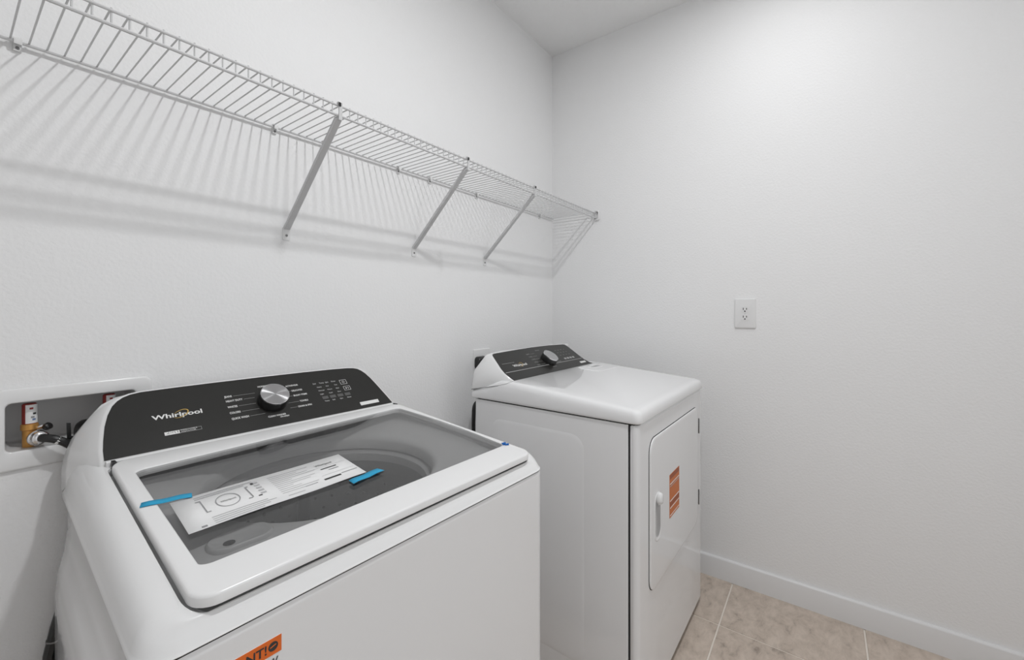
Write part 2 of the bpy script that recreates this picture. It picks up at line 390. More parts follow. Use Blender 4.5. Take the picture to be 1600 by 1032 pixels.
# knob
KO = pan(.369, .52, .0012)
def knob(parent, o, r, h, n_, u_):
    e = bpy.data.objects.new('knob', None)
    R_ = Matrix((u_, n_.cross(u_), n_)).transposed().to_4x4()
    b = build('knob', MB().lathe([(r * 1.02, 0), (r * 1.02, h * .25), (r * .985, h * .9), (r * .96, h)], n=40), BLACKP, parent, angle=40)
    b.matrix_local = Matrix.Translation(o) @ R_
    f_ = build('knob_face', MB().lathe([(r * .95, h), (r * .93, h + .0012), (0.0005, h + .0012)], n=48), KNOB, b, angle=30)
    c_ = build('knob_ring', MB().loft([[(q * math.cos(j * math.pi / 24), q * math.sin(j * math.pi / 24), z) for j in range(48)] for q, z in ((r * .985, h * .88), (r * .975, h + .0008), (r * .94, h + .0014), (r * .935, h))], closed=True), CHROME, b)
    return b
kn = knob(con, KO, .0345, .026, PN, EXV)
OFF = .0016
def ptext(s, a, t, size, m=PRINT, **kw):
    kw.setdefault('bold', .00018); return text('lettering', s, size * 1.18, pan(a, t, OFF), EXV, EY, m, panel, **kw)
text('brand_lettering', 'Whirlpool', .0165, pan(.1265, .50, OFF), EXV, EY, PRINT, panel, width=.091, bold=.0004)
def swirl(o, ex, ey, rx, ry, tilt, m, parent, w0=.0009):
    ex, ey = Vector(ex).normalized(), Vector(ey).normalized(); n = ex.cross(ey); mbs = MB(); outp = []; inn = []
    N = 34
    for k in range(N + 1):
        t = math.radians(-175 + 300 * k / N); wd = w0 * (.25 + math.sin(math.pi * k / N))
        for lst, s2 in ((outp, wd), (inn, -wd)):
            x, y = (rx + s2) * math.cos(t), (ry + s2) * math.sin(t)
            lst.append(Vector(o) + ex * (x * math.cos(tilt) - y * math.sin(tilt)) + ey * (x * math.sin(tilt) + y * math.cos(tilt)))
    i = 0; mbs.v = [p for p in outp + inn]; mbs.f = [[k, k + 1, N + 2 + k, N + 1 + k] for k in range(N)]
    return build('brand_swirl', mbs, m, parent)
swirl(pan(.177, .545, OFF + .0002), EXV, EY, .0155, .0085, .5, GOLD, panel)
build('badge', MB().prism([(0, 0), (.026, 0), (.026, .0085), (0, .0085)], pan(.141, .205, .0012), EXV, EY, .0004), PRINT, panel)
ptext('2in1', .1435, .222, .0085, INK, width=.021, bold=.0002)
fr_ = MB()
for q in (((.026, 0), (.066, 0), (.066, .0005), (.026, .0005)), ((.026, .008), (.066, .008), (.066, .0085), (.026, .0085)), ((.0655, 0), (.066, 0), (.066, .0085), (.0655, .0085))): fr_.prism(q, pan(.141, .205, .0012), EXV, EY, .0004)
build('badge_frame', fr_, PRINTDIM, panel)
ptext('REMOVABLE', .169, .242, .0040, PRINTDIM, width=.030); ptext('AGITATOR', .169, .212, .0040, PRINTDIM, width=.028)
for s, t, wd, xe in (('JEANS', .715, .0165, .336), ('HEAVY DUTY', .622, .036, .332), ('WHITES', .502, .021, .330), ('COLORS', .384, .023, .333), ('QUICK WASH', .268, .037, .342)):
    ptext(s, .268, t, .0068, width=wd, bold=.0002)
    build('tick_line', MB().prism([(0, 0), (xe - .271 - wd, 0), (xe - .271 - wd, .0005), (0, .0005)], pan(.271 + wd, t + .015, .0012), EXV, EY, .0003), PRINTDIM, panel)
ptext('NORMAL', .347, .835, .0062, width=.024)
for s, a, t, wd in (('ACTIVEWEAR', .414, .765, .033), ('DELICATES', .424, .645, .028), ('BULKY ITEMS', .424, .535, .036), ('TOWELS', .434, .395, .022), ('DRAIN & SPIN', .424, .285, .036)):
    ptext(s, a, t, .0062, width=wd)
    if a > .42: build('tick_line', MB().prism([(0, 0), (a - .406, 0), (a - .406, .0005), (0, .0005)], pan(.404, t + .015, .0012), EXV, EY, .0003), PRINTDIM, panel)
ptext('CLEAN WASHER', .345, .185, .0058, width=.043); ptext('WITH AFFRESH', .372, .145, .0042, width=.022)
# indicator grid, buttons and chip
for k, s in enumerate(('Soil', 'Temp', 'Spin', 'Rinse')): ptext(s, .487 + .018 * k, .735, .0052, PRINTDIM)
for r_ in range(3):
    for k in range(3): ptext(('Heavy', 'Hot', 'Fast', 'Normal', 'Warm', 'Med', 'Light', 'Cold', 'Slow')[r_ * 3 + k], .494 + .026 * k, .645 - .085 * r_, .0046, PRINTDIM)
for k in range(4):
    build('button', MB().prism([(0, 0), (.0165, 0), (.0165, .0095), (0, .0095)], pan(.496 + .0225 * k, .365, .0012), EXV, EY, .0005), mat('button_grey', (.10, .10, .098), .4) if k == 0 else MATS['button_grey'], panel)
    ptext(('Temp', 'Soil', 'Spin', 'Rinse')[k], .498 + .0225 * k, .305, .0048, PRINTDIM)
def frame(a, t, w_, h_, parent, m=PRINT, e=.0008, PF=None, nm='button_frame'):
    P = PF or pan; q = MB(); o = P(a, t, .0012) if not PF else P(a, t, .0012)
    for x0, y0, x1, y1 in ((0, 0, w_, e), (0, h_ - e, w_, h_), (0, 0, e, h_), (w_ - e, 0, w_, h_)): q.prism([(x0, y0), (x1, y0), (x1, y1), (x0, y1)], o, EXV, EY, .0004)
    return build(nm, q, m, parent)
frame(.5665, .645, .0205, .0165, panel); frame(.5690, .490, .0205, .0150, panel)
ring_ = MB(); po = pan(.5767, .70, OFF)
for k in range(14):
    t0, t1 = k * 2 * math.pi / 14, (k + 1) * 2 * math.pi / 14
    i_ = len(ring_.v); ring_.v += [po + EXV * r_ * math.cos(t) + EY * r_ * math.sin(t) for r_, t in ((.0038, t0), (.0038, t1), (.0028, t1), (.0028, t0))]; ring_.f.append([i_, i_ + 1, i_ + 2, i_ + 3])
build('power_icon', ring_, PRINT, panel)
build('play_icon', MB().prism([(0, 0), (.005, .003), (0, .006)], pan(.575, .52, .0012), EXV, EY, .0003), PRINT, panel)
build('pause_icon', MB().box((0, 0, 0), (.0012, .006, .0003)), PRINT, panel).matrix_local = Matrix.Translation(pan(.5825, .52, .0012)) @ Matrix((EXV, EY, PN)).transposed().to_4x4()
build('energy_chip', MB().prism([(0, 0), (.061, 0), (.061, .0115), (0, .0115)], pan(.594, .070, .0012), EXV, EY, .0006), PRINT, panel)
for k in range(2): ptext(('Free energy', 'Star rated')[k], .603, .088 + .034 * (1 - k), .0042, GREYINK, width=.042)

# orange notice on the front panel
def ftext(s, a, z, size, m, parent, **kw): return text('lettering', s, size, (a, -.0016, z), (1, 0, 0), (0, 0, 1), m, parent, **kw)
wl = thing('warning_label', 'orange and white notice sticker on the washer front', 'label', (-2.034, -.724, 0), math.radians(-2.4))
build('white_sheet', MB().box((.032, -.0009, .775), (.1405, -.0002, .8345)), PAPER, wl)
build('orange_band', MB().box((.032, -.0013, .8135), (.1405, -.0009, .8345)), ORANGE, wl)
ftext('IMPORTANT!', .036, .8185, .0160, INK, wl, width=.086, bold=.0003)
ftext('KNOW', .100, .7985, .0150, INK, wl, width=.036, bold=.0003, shear=.15)
q = MB().lathe([(.0058, 0), (.0058, .0003)], (.1305, -.0013, .8242), (0, -1, 0), 18)
build('round_icon', q, INK, wl)
build('icon_mark', MB().prism([(-.0035, -.001), (.0035, .001), (.0032, .0022), (-.0038, .0002)], (.1305, -.0017, .8242), (1, 0, 0), (0, 0, 1), .0002), ORANGE, wl)

# ------------------------------------------------------------------ sheet and tapes on the glass
WX = lambda: ((-2.034, -.724, 0), math.radians(-2.4))
SN = Vector((0, -LS, 1)).normalized(); SY = Vector((0, 1, LS)).normalized()
def lp(a, b, dz=0): return Vector((a, b, lz(b) + dz))
ps = thing('installation_sheet', 'white printed paper sheet taped across the dark glass lid', 'paper', *WX())
rows = []
for i in range(13):
    x = i / 12
    A = Vector((.0845, .168)).lerp(Vector((.3715, .1735)), x); B_ = Vector((.0880, .2865)).lerp(Vector((.3770, .2895)), x)
    lift = .0012 * math.sin(x * math.pi * 1.6) ** 2
    rows.append((lp(*A, -.0009 + lift), lp(*B_, -.0009 + lift * .5)))
mb = MB(); mb.v = []
for p, q_ in rows: mb.v += [p, q_]
mb.f = [[2 * i, 2 * i + 2, 2 * i + 3, 2 * i + 1] for i in range(12)]
so = build('sheet', mb, PAPER, ps)
sd = so.modifiers.new('thickness', 'SOLIDIFY'); sd.thickness = .0003; sd.offset = 0
def st(x, y):  # point on the sheet, x 0..1 along, y 0..1 up
    A = Vector((.0845, .168)).lerp(Vector((.3715, .1735)), x); B_ = Vector((.0880, .2865)).lerp(Vector((.3770, .2895)), x)
    lift = .0012 * math.sin(x * math.pi * 1.6) ** 2
    p = A.lerp(B_, y); return lp(p.x, p.y, -.0004 + lift)
def bar(x0, x1, y, h, m=GREYINK, nm='text_line'):
    q = MB(); n = max(2, int((x1 - x0) * 24))
    q.v = []
    for k in range(n + 1):
        x = x0 + (x1 - x0) * k / n; q.v += [st(x, y), st(x, y + h)]
    q.f = [[2 * k, 2 * k + 2, 2 * k + 3, 2 * k + 1] for k in range(n)]
    return build(nm, q, m, ps)
PALEINK = mat('pale_ink', (.50, .50, .51), .6)
for k in range(2): bar(.10, .40 - .05 * k, .90 - .055 * k, .018, PALEINK)
for k, e_ in enumerate((.40, .44, .40, .36)): bar(.12, e_, .20 - .055 * k, .016, PALEINK)
for k, e_ in enumerate((.74, .66, .72, .76, .60, .74, .70, .58, .62, .72, .66)): bar(.485, e_, .86 - .065 * k, .015, PALEINK)
for k in range(5): bar(.395 + .0, .425, .82 - .10 * k, .05, PALEINK)
def ring2(x, y, rx, ry, wd, m):
    q = MB(); N = 30; q.v = []
    for k in range(N):
        t = 2 * math.pi * k / N
        q.v += [st(x + (rx) * math.cos(t), y + ry * math.sin(t)), st(x + (rx - wd) * math.cos(t), y + (ry - wd * 2.4) * math.sin(t))]
    q.f = [[2 * k, (2 * k + 2) % (2 * N), (2 * k + 3) % (2 * N), 2 * k + 1] for k in range(N)]
    return build('oval_outline', q, m, ps)
ring2(.235, .56, .060, .20, .0050, GREYINK)
def stext(s, x, y, size, m, width=None): return text('lettering', s, size, st(x, y) + Vector((0, 0, .0002)), (1, .012, 0), SY, m, ps, width=width)
stext('Whirlpool', .198, .535, .0075, INK, .022)
for x, s_ in ((.115, 1), (.345, -1)):
    bar(x, x + .006, .40, .36, GREYINK, 'bracket_mark'); bar(min(x, x + s_ * .022), max(x, x + s_ * .022), .38, .022, GREYINK, 'bracket_mark'); bar(min(x, x - s_ * .018) if s_ < 0 else x - .018, x + (.018 if s_ < 0 else 0.006), .76, .022, GREYINK, 'bracket_mark')
bar(.06, .085, .03, .045, GREYINK); bar(.375, .395, .37, .03, INK); bar(.385, .400, .80, .06, INK)
stext('Whirlpool', .78, .74, .0110, INK, .034)
bar(.79, .90, .585, .028, INK); bar(.83, .90, .50, .020, GREYINK); bar(.755, .98, .68, .006, PALEINK); bar(.755, .98, .36, .006, PALEINK)
bar(.745, .86, .19, .05, INK); bar(.87, .985, .24, .022, GREYINK); bar(.62, .70, .20, .02, GREYINK); bar(.50, .60, .09, .02, PALEINK)
def strip(name, label, P, Q, wd, m, grp):
    t = thing(name, label, 'tape', *WX(), group=grp)
    P, Q = Vector(P), Vector(Q); d = (Q - P).normalized(); n = Vector((-d.y, d.x)); q = MB(); N = 8; q.v = []
    for k in range(N + 1):
        c = P.lerp(Q, k / N); j = random.uniform(-.0008, .0008) if k in (0, N) else random.uniform(-.0003, .0003)
        for s_ in (-1, 1):
            p = c + n * s_ * wd / 2 + d * (random.uniform(-.002, .002) if k in (0, N) else 0) + n * j
            q.v.append(lp(p.x, p.y, .0007 + .0006 * math.sin(k * 1.3)))
    q.f = [[2 * k, 2 * k + 2, 2 * k + 3, 2 * k + 1] for k in range(N)]
    o = build('strip', q, m, t); s2 = o.modifiers.new('thickness', 'SOLIDIFY'); s2.thickness = .0003; s2.offset = 1
    return t
strip('tape_strip', 'long blue tape strip holding the left corner of the sheet to the lid frame', (.0565, .3055), (.120, .2905), .0170, TAPE, 'blue tape strips')
strip('tape_strip', 'blue tape strip holding the right corner of the printed sheet to the glass', (.3275, .1545), (.3985, .1640), .0175, TAPE, 'blue tape strips')
sc = thing('tape_scrap', 'tiny dark blue torn tape scrap at the glass corner nearest the dryer', 'tape', *WX())
poly = []
for k in range(14):
    r_ = (.0085 if k % 2 else .0048) * random.uniform(.8, 1.15); t = k * math.pi / 7; poly.append(lp(.6895 + r_ * math.cos(t), .083 + r_ * 1.3 * math.sin(t), .0006))
mb = MB().loft([poly, [p + Vector((0, 0, .0006 + .0012 * (k % 3))) for k, p in enumerate(poly)]]); build('scrap', mb, TAPE2, sc)

# ------------------------------------------------------------------ dryer (local: a right, b back)
DW, DD = .735, .655
DL = ((-.952, -.8595, 0), math.radians(-.8))
dr = thing('clothes_dryer', 'white front-door clothes dryer with charcoal control panel in the corner', 'dryer', *DL)
fp = build('front_panel', MB().loft([[(a, b, z) for a, b in rr(.0 + i, DW - i, 0 + i, .031, .016, 6, 4)] for z, i in ((.024, .003), (.028, 0), (.904, 0), (.9085, .003))]), ENAMEL, dr, angle=30)
build('side_cabinet', MB().loft([[(a, b, z) for a, b in rr(.0012, DW - .0012, 0.0325, DD - .018, .004, 3, 4)] for z in (.024, .9085)]), ENAMEL, dr, angle=30)
build('seam_shade', MB().box((.005, .02, .03), (DW - .005, DD - .03, .9125)), DARKGAP, dr)  # black core that shows as shade wherever the panels part
for a in (.06, DW - .06):
    for b in (.06, DD - .07): build('foot', MB().lathe([(.02, 0), (.02, .008), (.010, .012), (.010, .03)], (a, b, 0), n=12), BLACK, dr)
# pressed outline on the side panel
def emboss(b0, b1, z0, z1, r, inset, h):
    R0 = rr(b0, b1, z0, z1, r, 8, 2)
    rings = [[(.0013, p[0], p[1]) for p in R0]]
    for i_, hh in ((inset * .35, h * .5), (inset, h)):
        rings.append([(.0012 - hh, p[0], p[1]) for p in rr(b0 + i_, b1 - i_, z0 + i_, z1 - i_, max(r - i_, .006), 8, 2)])
    return build('pressed_panel', MB().loft(rings, cap0=False), ENAMEL, dr, angle=60)
emboss(.175, .56, .12, .850, .05, .014, .0016)
LZ2, LS2 = .951, .080
def dz(b): return LZ2 + LS2 * min(b, .50) - .047 * sm((b - .50) / .16)
rings = []
for i, t in ((.006, 0), (.0005, .015), (-.002, .06), (-.003, .15), (-.002, .50), (0, .72), (.004, .88), (.010, .965), (.018, 1.0)):
    ring = []
    for a, b in rr(i - .002, DW + .002 - i, i - .004, DD + .008 - i * .4, max(.022 - i * .2, .008), 7, 10):
        ring.append((a, b, .9125 + (dz(b) - .9125) * t))
    rings.append(ring)
rings.append([(a, b, dz(b)) for a, b in rr(.030, DW - .030, .030, .492, .012, 7, 10)])
top = build('top_panel', MB().loft(rings), ENAMEL, dr, angle=60)
ld_ = build('lint_door', MB().loft([[(a, b, dz(b) + z) for a, b in rr(.475 + i, .700 - i, .350 + i, .470 - i, .035, 8, 3)] for i, z in ((0, -.001), (.002, .0006), (.006, .0015), (.014, .0018))]), ENAMEL, dr, angle=60)
build('finger_grip', MB().loft([[(.59 + (.062 - i) * math.cos(t * math.pi / 16), .425 + (.028 - i) * math.sin(t * math.pi / 16), dz(.425 + (.028 - i) * math.sin(t * math.pi / 16)) + z) for t in range(32)] for i, z in ((0, .0016), (.003, .0026), (.008, .0029), (.014, .0022), (.020, .0018))]), ENAMEL, ld_, angle=60)
# console
PB2, PZ2, DB2, DZ2 = .475, .989, .125, .084
PL2 = math.hypot(DB2, DZ2); EY2 = Vector((0, DB2 / PL2, DZ2 / PL2)); PN2 = EXV.cross(EY2)
def pan2(a, t, off=0): return Vector((a, PB2 + DB2 * t, PZ2 + DZ2 * t)) + PN2 * off
pl2 = [(.032, .0), (.026, .12), (.0225, .281), (.026, .45), (.036, .64), (.044, .80), (.052, .95), (.058, 1.005), (.068, 1.027)]
pt2 = [(.13, 1.045), (.20, 1.063), (.33, 1.084), (.455, 1.078), (.555, 1.055)]
pr2 = [(.600, 1.038), (.612, 1.015), (.618, .95), (.621, .80), (.6225, .64), (.624, .45), (.628, .24), (.640, .09), (.659, .0)]
out2 = pl2 + pt2 + pr2
def grow2(P, e):
    q = []; n = len(P)
    for k, (a, t) in enumerate(P):
        if k == 0 or k == n - 1: q.append((a + (-e if k == 0 else e), t)); continue
        d = Vector((P[k + 1][0] - P[k - 1][0], (P[k + 1][1] - P[k - 1][1]) * PL2)); d.normalize()
        q.append((a - d.y * e, t + d.x * e / PL2))
    return q
G1 = [pan2(a, t, 0) for a, t in grow2(out2, .003)]; G2 = [pan2(a, t, -.004) for a, t in grow2(out2, .007)]
lm = [(-.003, .952), (-.003, .965), (-.002, .978), (.003, .995), (.010, 1.015), (.020, 1.035), (.033, 1.055), (.040, 1.066), (.050, 1.074)]
lb = [(-.003, .942), (-.003, .955), (-.002, .968), (.002, .982), (.004, .995), (.007, 1.007), (.012, 1.017), (.020, 1.025), (.030, 1.030)]
def mir(L, zt): return L + [(p[0], zt) for p in pt2] + [(DW - a, z) for a, z in L[::-1]]
GM = [Vector((a, .624, z)) for a, z in mir(lm, 1.080)]; GB = [Vector((a, .648, z)) for a, z in mir(lb, 1.033)]
GB2 = [Vector((p.x * .99 + .0035, .655, p.z - .004)) for p in GB]
GH = [G2[k].lerp(GM[k], .5) for k in range(len(GM))]
for k in range(len(GH)):
    if k < 8: GH[k].x -= .004
    elif k > len(GH) - 9: GH[k].x += .004
def close2(ring, zb):
    a, b = ring[0], ring[-1]
    return [Vector((a[0], a[1], zb))] + [Vector(p) for p in ring] + [Vector((b[0], b[1], zb))]
con2 = build('console', MB().loft([close2(G1, .975), close2(G2, .975), close2(GH, .9625), close2(GM, .950), close2(GB, .9425), close2(GB2, .9425)]), PLASTIC, dr, angle=60)
panel2 = build('control_panel', MB().loft([[pan2(a, t, .0002) for a, t in out2], [pan2(a, t, .0012) for a, t in out2]]), PANEL, con2)
# thin dark tube standing in for the shade between console and top panel on the visible side
build('console_seam_shade', MB().tube([(.020, .470, .9895), (.008, .478, .985), (.0025, .49, .9795), (-.001, .53, .969), (-.0035, .60, .9545), (-.004, .652, .9435)], .0010, 6), STEEL, con2)
kn2 = knob(con2, pan2(.352, .46, .0012), .036, .027, PN2, EXV)
def qtext(s, a, t, size, m=PRINTDIM, nm='lettering', **kw): return text(nm, s, size, pan2(a, t, OFF), EXV, EY2, m, panel2, **kw)
qtext('Whirlpool', .104, .435, .0175, PRINT, 'brand_lettering', width=.090, bold=.0004)
swirl(pan2(.155, .485, OFF + .0002), EXV, EY2, .0155, .0085, .5, GOLD, panel2)
build('trim_line', MB().prism([(0, 0), (.590, 0), (.590, .0022), (0, .0022)], pan2(.028, .285, .0012), EXV, EY2, .0003), PRINTDIM, panel2)
build('trim_line', MB().prism([(0, 0), (.075, 0), (.075, .0010), (0, .0010)], pan2(.055, .60, .0012), EXV, EY2, .0003), PRINTDIM, panel2)
for k, (s, wd) in enumerate((('HEAVY', .025), ('TOWELS', .025), ('NORMAL', .028), ('CASUAL', .026), ('QUICK', .022))):
    qtext(s, .250, .80 - .115 * k, .0075, width=wd); build('tick_line', MB().prism([(0, 0), (.030, 0), (.030, .0006), (0, .0006)], pan2(.281, .815 - .115 * k, .0012), EXV, EY2, .0003), PRINTDIM, panel2)
qtext('TIMED DRY', .335, .905, .0070, width=.034); qtext('WRINKLE', .335, .165, .0070, width=.03)
for k, s in enumerate(('DELICATE', 'BULKY', 'SHEETS', 'TOUCH UP', 'STEAM')): qtext(s, .403, .76 - .11 * k, .0068, width=.030)
for r_ in range(3):
    for k in range(4): qtext(('More', 'High', 'Med', 'Low')[k], .475 + .026 * k, .80 - .12 * r_, .0055)
for k in range(4): build('button', MB().prism([(0, 0), (.0165, 0), (.0165, .010), (0, .010)], pan2(.480 + .0245 * k, .375, .0012), EXV, EY2, .0005), PRINTDIM, panel2)
build('energy_chip', MB().prism([(0, 0), (.052, 0), (.052, .011), (0, .011)], pan2(.567, .095, .0012), EXV, EY2, .0006), PRINT, panel2)
# door, handle, hinges
door = build('door', MB().loft([[(a, -y, z) for a, z in rr(.086 + i, .662 - i, .372 + i, .848 - i, .045 - i * .5, 8, 3)] for i, y in ((.003, .0002), (.002, .0010), (.0005, .0014), (0.0004, .0028), (.0015, .0050), (.004, .0060), (.010, .0064))]), ENAMEL, dr, angle=40)
build('door_gap', MB().loft([[(a, -y, z) for a, z in rr(.0845, .6635, .3705, .8495, .046, 8, 3)] for y in (-.002, .0003)]), DARKGAP, dr)
hd = build('handle', MB().loft([[(a, -y, z) for a, z in rr(.118 + i, .188 - i, .515 + i, .668 - i, .034 - i, 10, 3)] for i, y in ((-.0015, .0060), (.0, .0074), (.002, .0080), (.005, .0074), (.009, .0066), (.013, .0064))]), ENAMEL, door, angle=60)
build('pull_tab', MB().loft([[(.153 + r_ * math.cos(t * math.pi / 12), -y, .645 + r_ * 1.0 * math.sin(t * math.pi / 12) + (.010 * math.sin(t * math.pi / 12) if t < 12 else 0)) for t in range(24)] for r_, y in ((.013, .006), (.014, .011), (.013, .017), (.010, .0205), (.005, .022))]), PLASTIC, hd, angle=60)
for z in (.765, .470): build('hinge', MB().box((.6655, -.0085, z - .031), (.6705, -.0002, z + .031)), STEEL, dr, bevel=.001)
sk = thing('door_sticker', 'orange printed sticker with brown lines on the dryer door', 'sticker', *DL)
build('sheet', MB().box((.271, -.0073, .537), (.383, -.0065, .684)), ORANGED, sk)
for z0, z1, m in ((.668, .683, BROWN), (.650, .653, PAPER), (.642, .6445, PRINTDIM), (.592, .595, PAPER), (.575, .589, BROWN), (.568, .571, PAPER), (.543, .5455, PAPER)):
    build('printed_line', MB().box((.275, -.0077, z0), (.379, -.0073, z1)), m, sk)

# ------------------------------------------------------------------ wire shelf on the back wall
SZ, SF = 1.7785, -.281
sh = thing('wire_shelf', 'long white wire shelf with lipped front mounted above the washer and dryer', 'shelf', (0, 0, SZ))
XL = -2.78
for nm, y, z, r_ in (('back_rod', -.010, 0, .0032), ('front_rod', SF, -.001, .0030), ('lip_rod', SF - .002, -.0275, .0034), ('support_rod', -.236, -.0045, .0030)):
    build(nm, MB().tube([(XL, y, z), (-.012, y, z)], r_, 8), WIRE, sh)
wire_me = None
path = [(0, -.008, .0040), (0, SF + .004, .0040), (0, SF, .0028), (0, SF + .0015, -.001), (0, SF + .0015, -.029)]
k = 0
while True:
    x = -.0145 - .0245 * k
    if x < XL: break
    if wire_me is None: o = build('deck_wire', MB().tube(path, .00165, 6), WIRE, sh); wire_me = o.data
    else: o = bpy.data.objects.new('deck_wire', wire_me); COL.objects.link(o); o.parent = sh
    o.location = (x, 0, 0); k += 1
for x in (-1.541, -1.053, -.624):
    br = thing('shelf_brace', {-1.541: 'diagonal white shelf brace above the washer, leftmost of three', -1.053: 'middle of the three diagonal white shelf braces', -.624: 'diagonal white shelf brace nearest the room corner, above the dryer'}[x], 'bracket', (x, 0, 0), group='shelf braces')
    A = Vector((0, SF + .002, SZ - .034)); B_ = Vector((0, -.004, 1.490)); d = (B_ - A).normalized(); nrm = Vector((1, 0, 0)).cross(d)
    prof = [(-.0085, 0), (-.0085, .010), (-.006, .010), (-.006, .003), (.006, .003), (.006, .010), (.0085, .010), (.0085, 0)]
    build('strut', MB().loft([[P + Vector((1, 0, 0)) * p + nrm * (q_ - .004) for p, q_ in prof] for P in (A, B_)]), WIRE, br, angle=40, bevel=.0008, seg=1)
    ft = build('foot_plate', MB().prism(rr(-.011, .011, 1.456, 1.494, .004), (0, 0, 0), (1, 0, 0), (0, 0, 1), .0025), PLASTIC, br)
    build('screw', MB().lathe([(.0036, 0), (.0034, .0012), (.0015, .0018)], (0, -.0025, 1.470), (0, -1, 0), 12), STEEL, ft)
    hk = build('hook', MB().loft([[(s_, y, z) for y, z in ((SF + .010, SZ - .036), (SF - .008, SZ - .040), (SF - .010, SZ + .004), (SF - .004, SZ + .008), (SF + .003, SZ + .006), (SF + .003, SZ + .003), (SF - .005, SZ + .003), (SF - .0058, SZ - .026), (SF + .010, SZ - .030))] for s_ in (-.0045, .0045)]), WIRE, br, angle=30)
    build('notch', MB().box((-.0065, SF - .012, SZ - .006), (-.0005, SF - .0095, SZ + .003)), BLACKP, hk)
def clip(x, label):
    c = thing('wall_clip', label, 'clip', (x, 0, SZ), group='wall clips under the shelf')
    build('hook', MB().loft([[(s_, y, z) for y, z in ((-.0004, .010), (-.007, .010), (-.0155, .006), (-.017, -.001), (-.0155, -.006), (-.0135, -.005), (-.0142, -.001), (-.0125, .0042), (-.006, .0052), (-.0055, -.006), (-.006, -.016), (-.0004, -.016))] for s_ in (-.0055, .0055)]), PLASTIC, c, angle=30)
    build('screw', MB().lathe([(.0032, 0), (.003, .0014), (.0012, .002)], (0, -.006, -.0105), (0, -1, 0), 10), STEEL, c)
for x, l in ((-2.063, 'white shelf wall clip at the left edge of the photo'), (-1.576, 'shelf wall clip left of the brace above the washer'), (-1.132, 'shelf wall clip just left of the middle brace'), (-.975, 'shelf wall clip just right of the middle brace'), (-.689, 'shelf wall clip left of the brace nearest the corner'), (-.15, 'shelf wall clip nearest the room corner')): clip(x, l)
eb = thing('end_bracket', 'small white plastic shelf end bracket screwed to the right wall', 'bracket', (0, SF - .004, SZ - .012))
build('cup', MB().loft([[(-.0004 - x, y, z) for y, z in rr(-.017 + i, .017 - i, -.027 + i, .027 - i, .008, 4)] for x, i in ((0, 0), (.010, .0), (.012, .002), (.012, .006), (.004, .006))]), PLASTIC, eb, angle=40)
build('screw', MB().lathe([(.004, 0), (.004, .0095), (.002, .0105)], (-.004, -.008, .012), (-1, 0, 0), 10), STEEL, eb)
build('screw', MB().lathe([(.004, 0), (.004, .0095), (.002, .0105)], (-.004, .008, -.016), (-1, 0, 0), 10), STEEL, eb)

# ------------------------------------------------------------------ duplex outlet on the right wall (local: u along -y, faces -x)
ot = thing('wall_outlet', 'white duplex power outlet alone on the right wall', 'outlet', (0, -1.0075, 1.2305), -math.pi / 2)
build('plate', MB().loft([[(u, -y, z) for u, z in rr(-.0425 + i, .0425 - i, -.067 + i, .067 - i, .005, 4)] for y, i in ((.0003, 0), (.004, 0), (.0062, .0015), (.007, .004))]), PLATE, ot, angle=40)
for zc in (.0175, -.0175):
    rcp = build('receptacle', MB().loft([[(u * (1 if abs(u) < .0165 else .97), -y, zc + z) for u, z in rr(-.0165, .0165, -.0138, .0138, .0115, 6)] for y in (.0069, .0082)]), PLATE, ot, angle=40)
    for u, h in ((-.0065, .0048), (.0065, .0040)): build('slot', MB().box((u - .0014, -.0086, zc + .003 - h), (u + .0014, -.0081, zc + .003 + h)), SLOT, rcp)
    build('ground_hole', MB().lathe([(.0030, 0), (.0030, .0004)], (0, -.0082, zc - .0075), (0, -1, 0), 12), SLOT, rcp)
build('screw', MB().lathe([(.0028, 0), (.0022, .001)], (0, -.007, 0), (0, -1, 0), 10), RECESS, ot)

# outlet behind the dryer with plug and cord
o2 = thing('wall_outlet', 'white power outlet plate on the back wall behind the dryer console', 'outlet', (-.648, 0, .998))
build('plate', MB().loft([[(u, -y, z) for u, z in rr(-.058 + i, .058 - i, -.066 + i, .066 - i, .005, 4)] for y, i in ((.0003, 0), (.004, 0), (.0062, .0015), (.007, .004))]), PLATE, o2, angle=40)
build('receptacle', MB().lathe([(.027, .0068), (.027, .009)], (0, 0, 0), (0, -1, 0), 24), BLACKP, o2)
pc = thing('power_cord', 'black plug and thick cord in the outlet behind the dryer', 'cord', (-.648, 0, .998))
build('plug', MB().loft([[(-.022 + u, -y, z) for u, z in rr(-.036 + i, .036 - i, -.026 + i, .034 - i, .016, 5)] for y, i in ((.0092, .001), (.012, 0), (.030, .001), (.038, .006), (.041, .012))]), BLACKP, pc, angle=40)
for k in range(5): build('plug_rib', MB().box((-.050 + k * .012, -.044, -.018), (-.043 + k * .012, -.036, .028)), BLACKP, pc, bevel=.002)
build('cable', MB().tube(spline([(-.012, -.030, -.024), (-.014, -.036, -.07), (-.030, -.046, -.115), (-.075, -.055, -.150), (-.112, -.058, -.172), (-.119, -.058, -.22), (-.119, -.058, -.32), (-.11, -.058, -.55), (-.09, -.058, -.80), (-.05, -.058, -.9), (.0, -.06, -.93)]), .0085, 8), BLACK, pc)

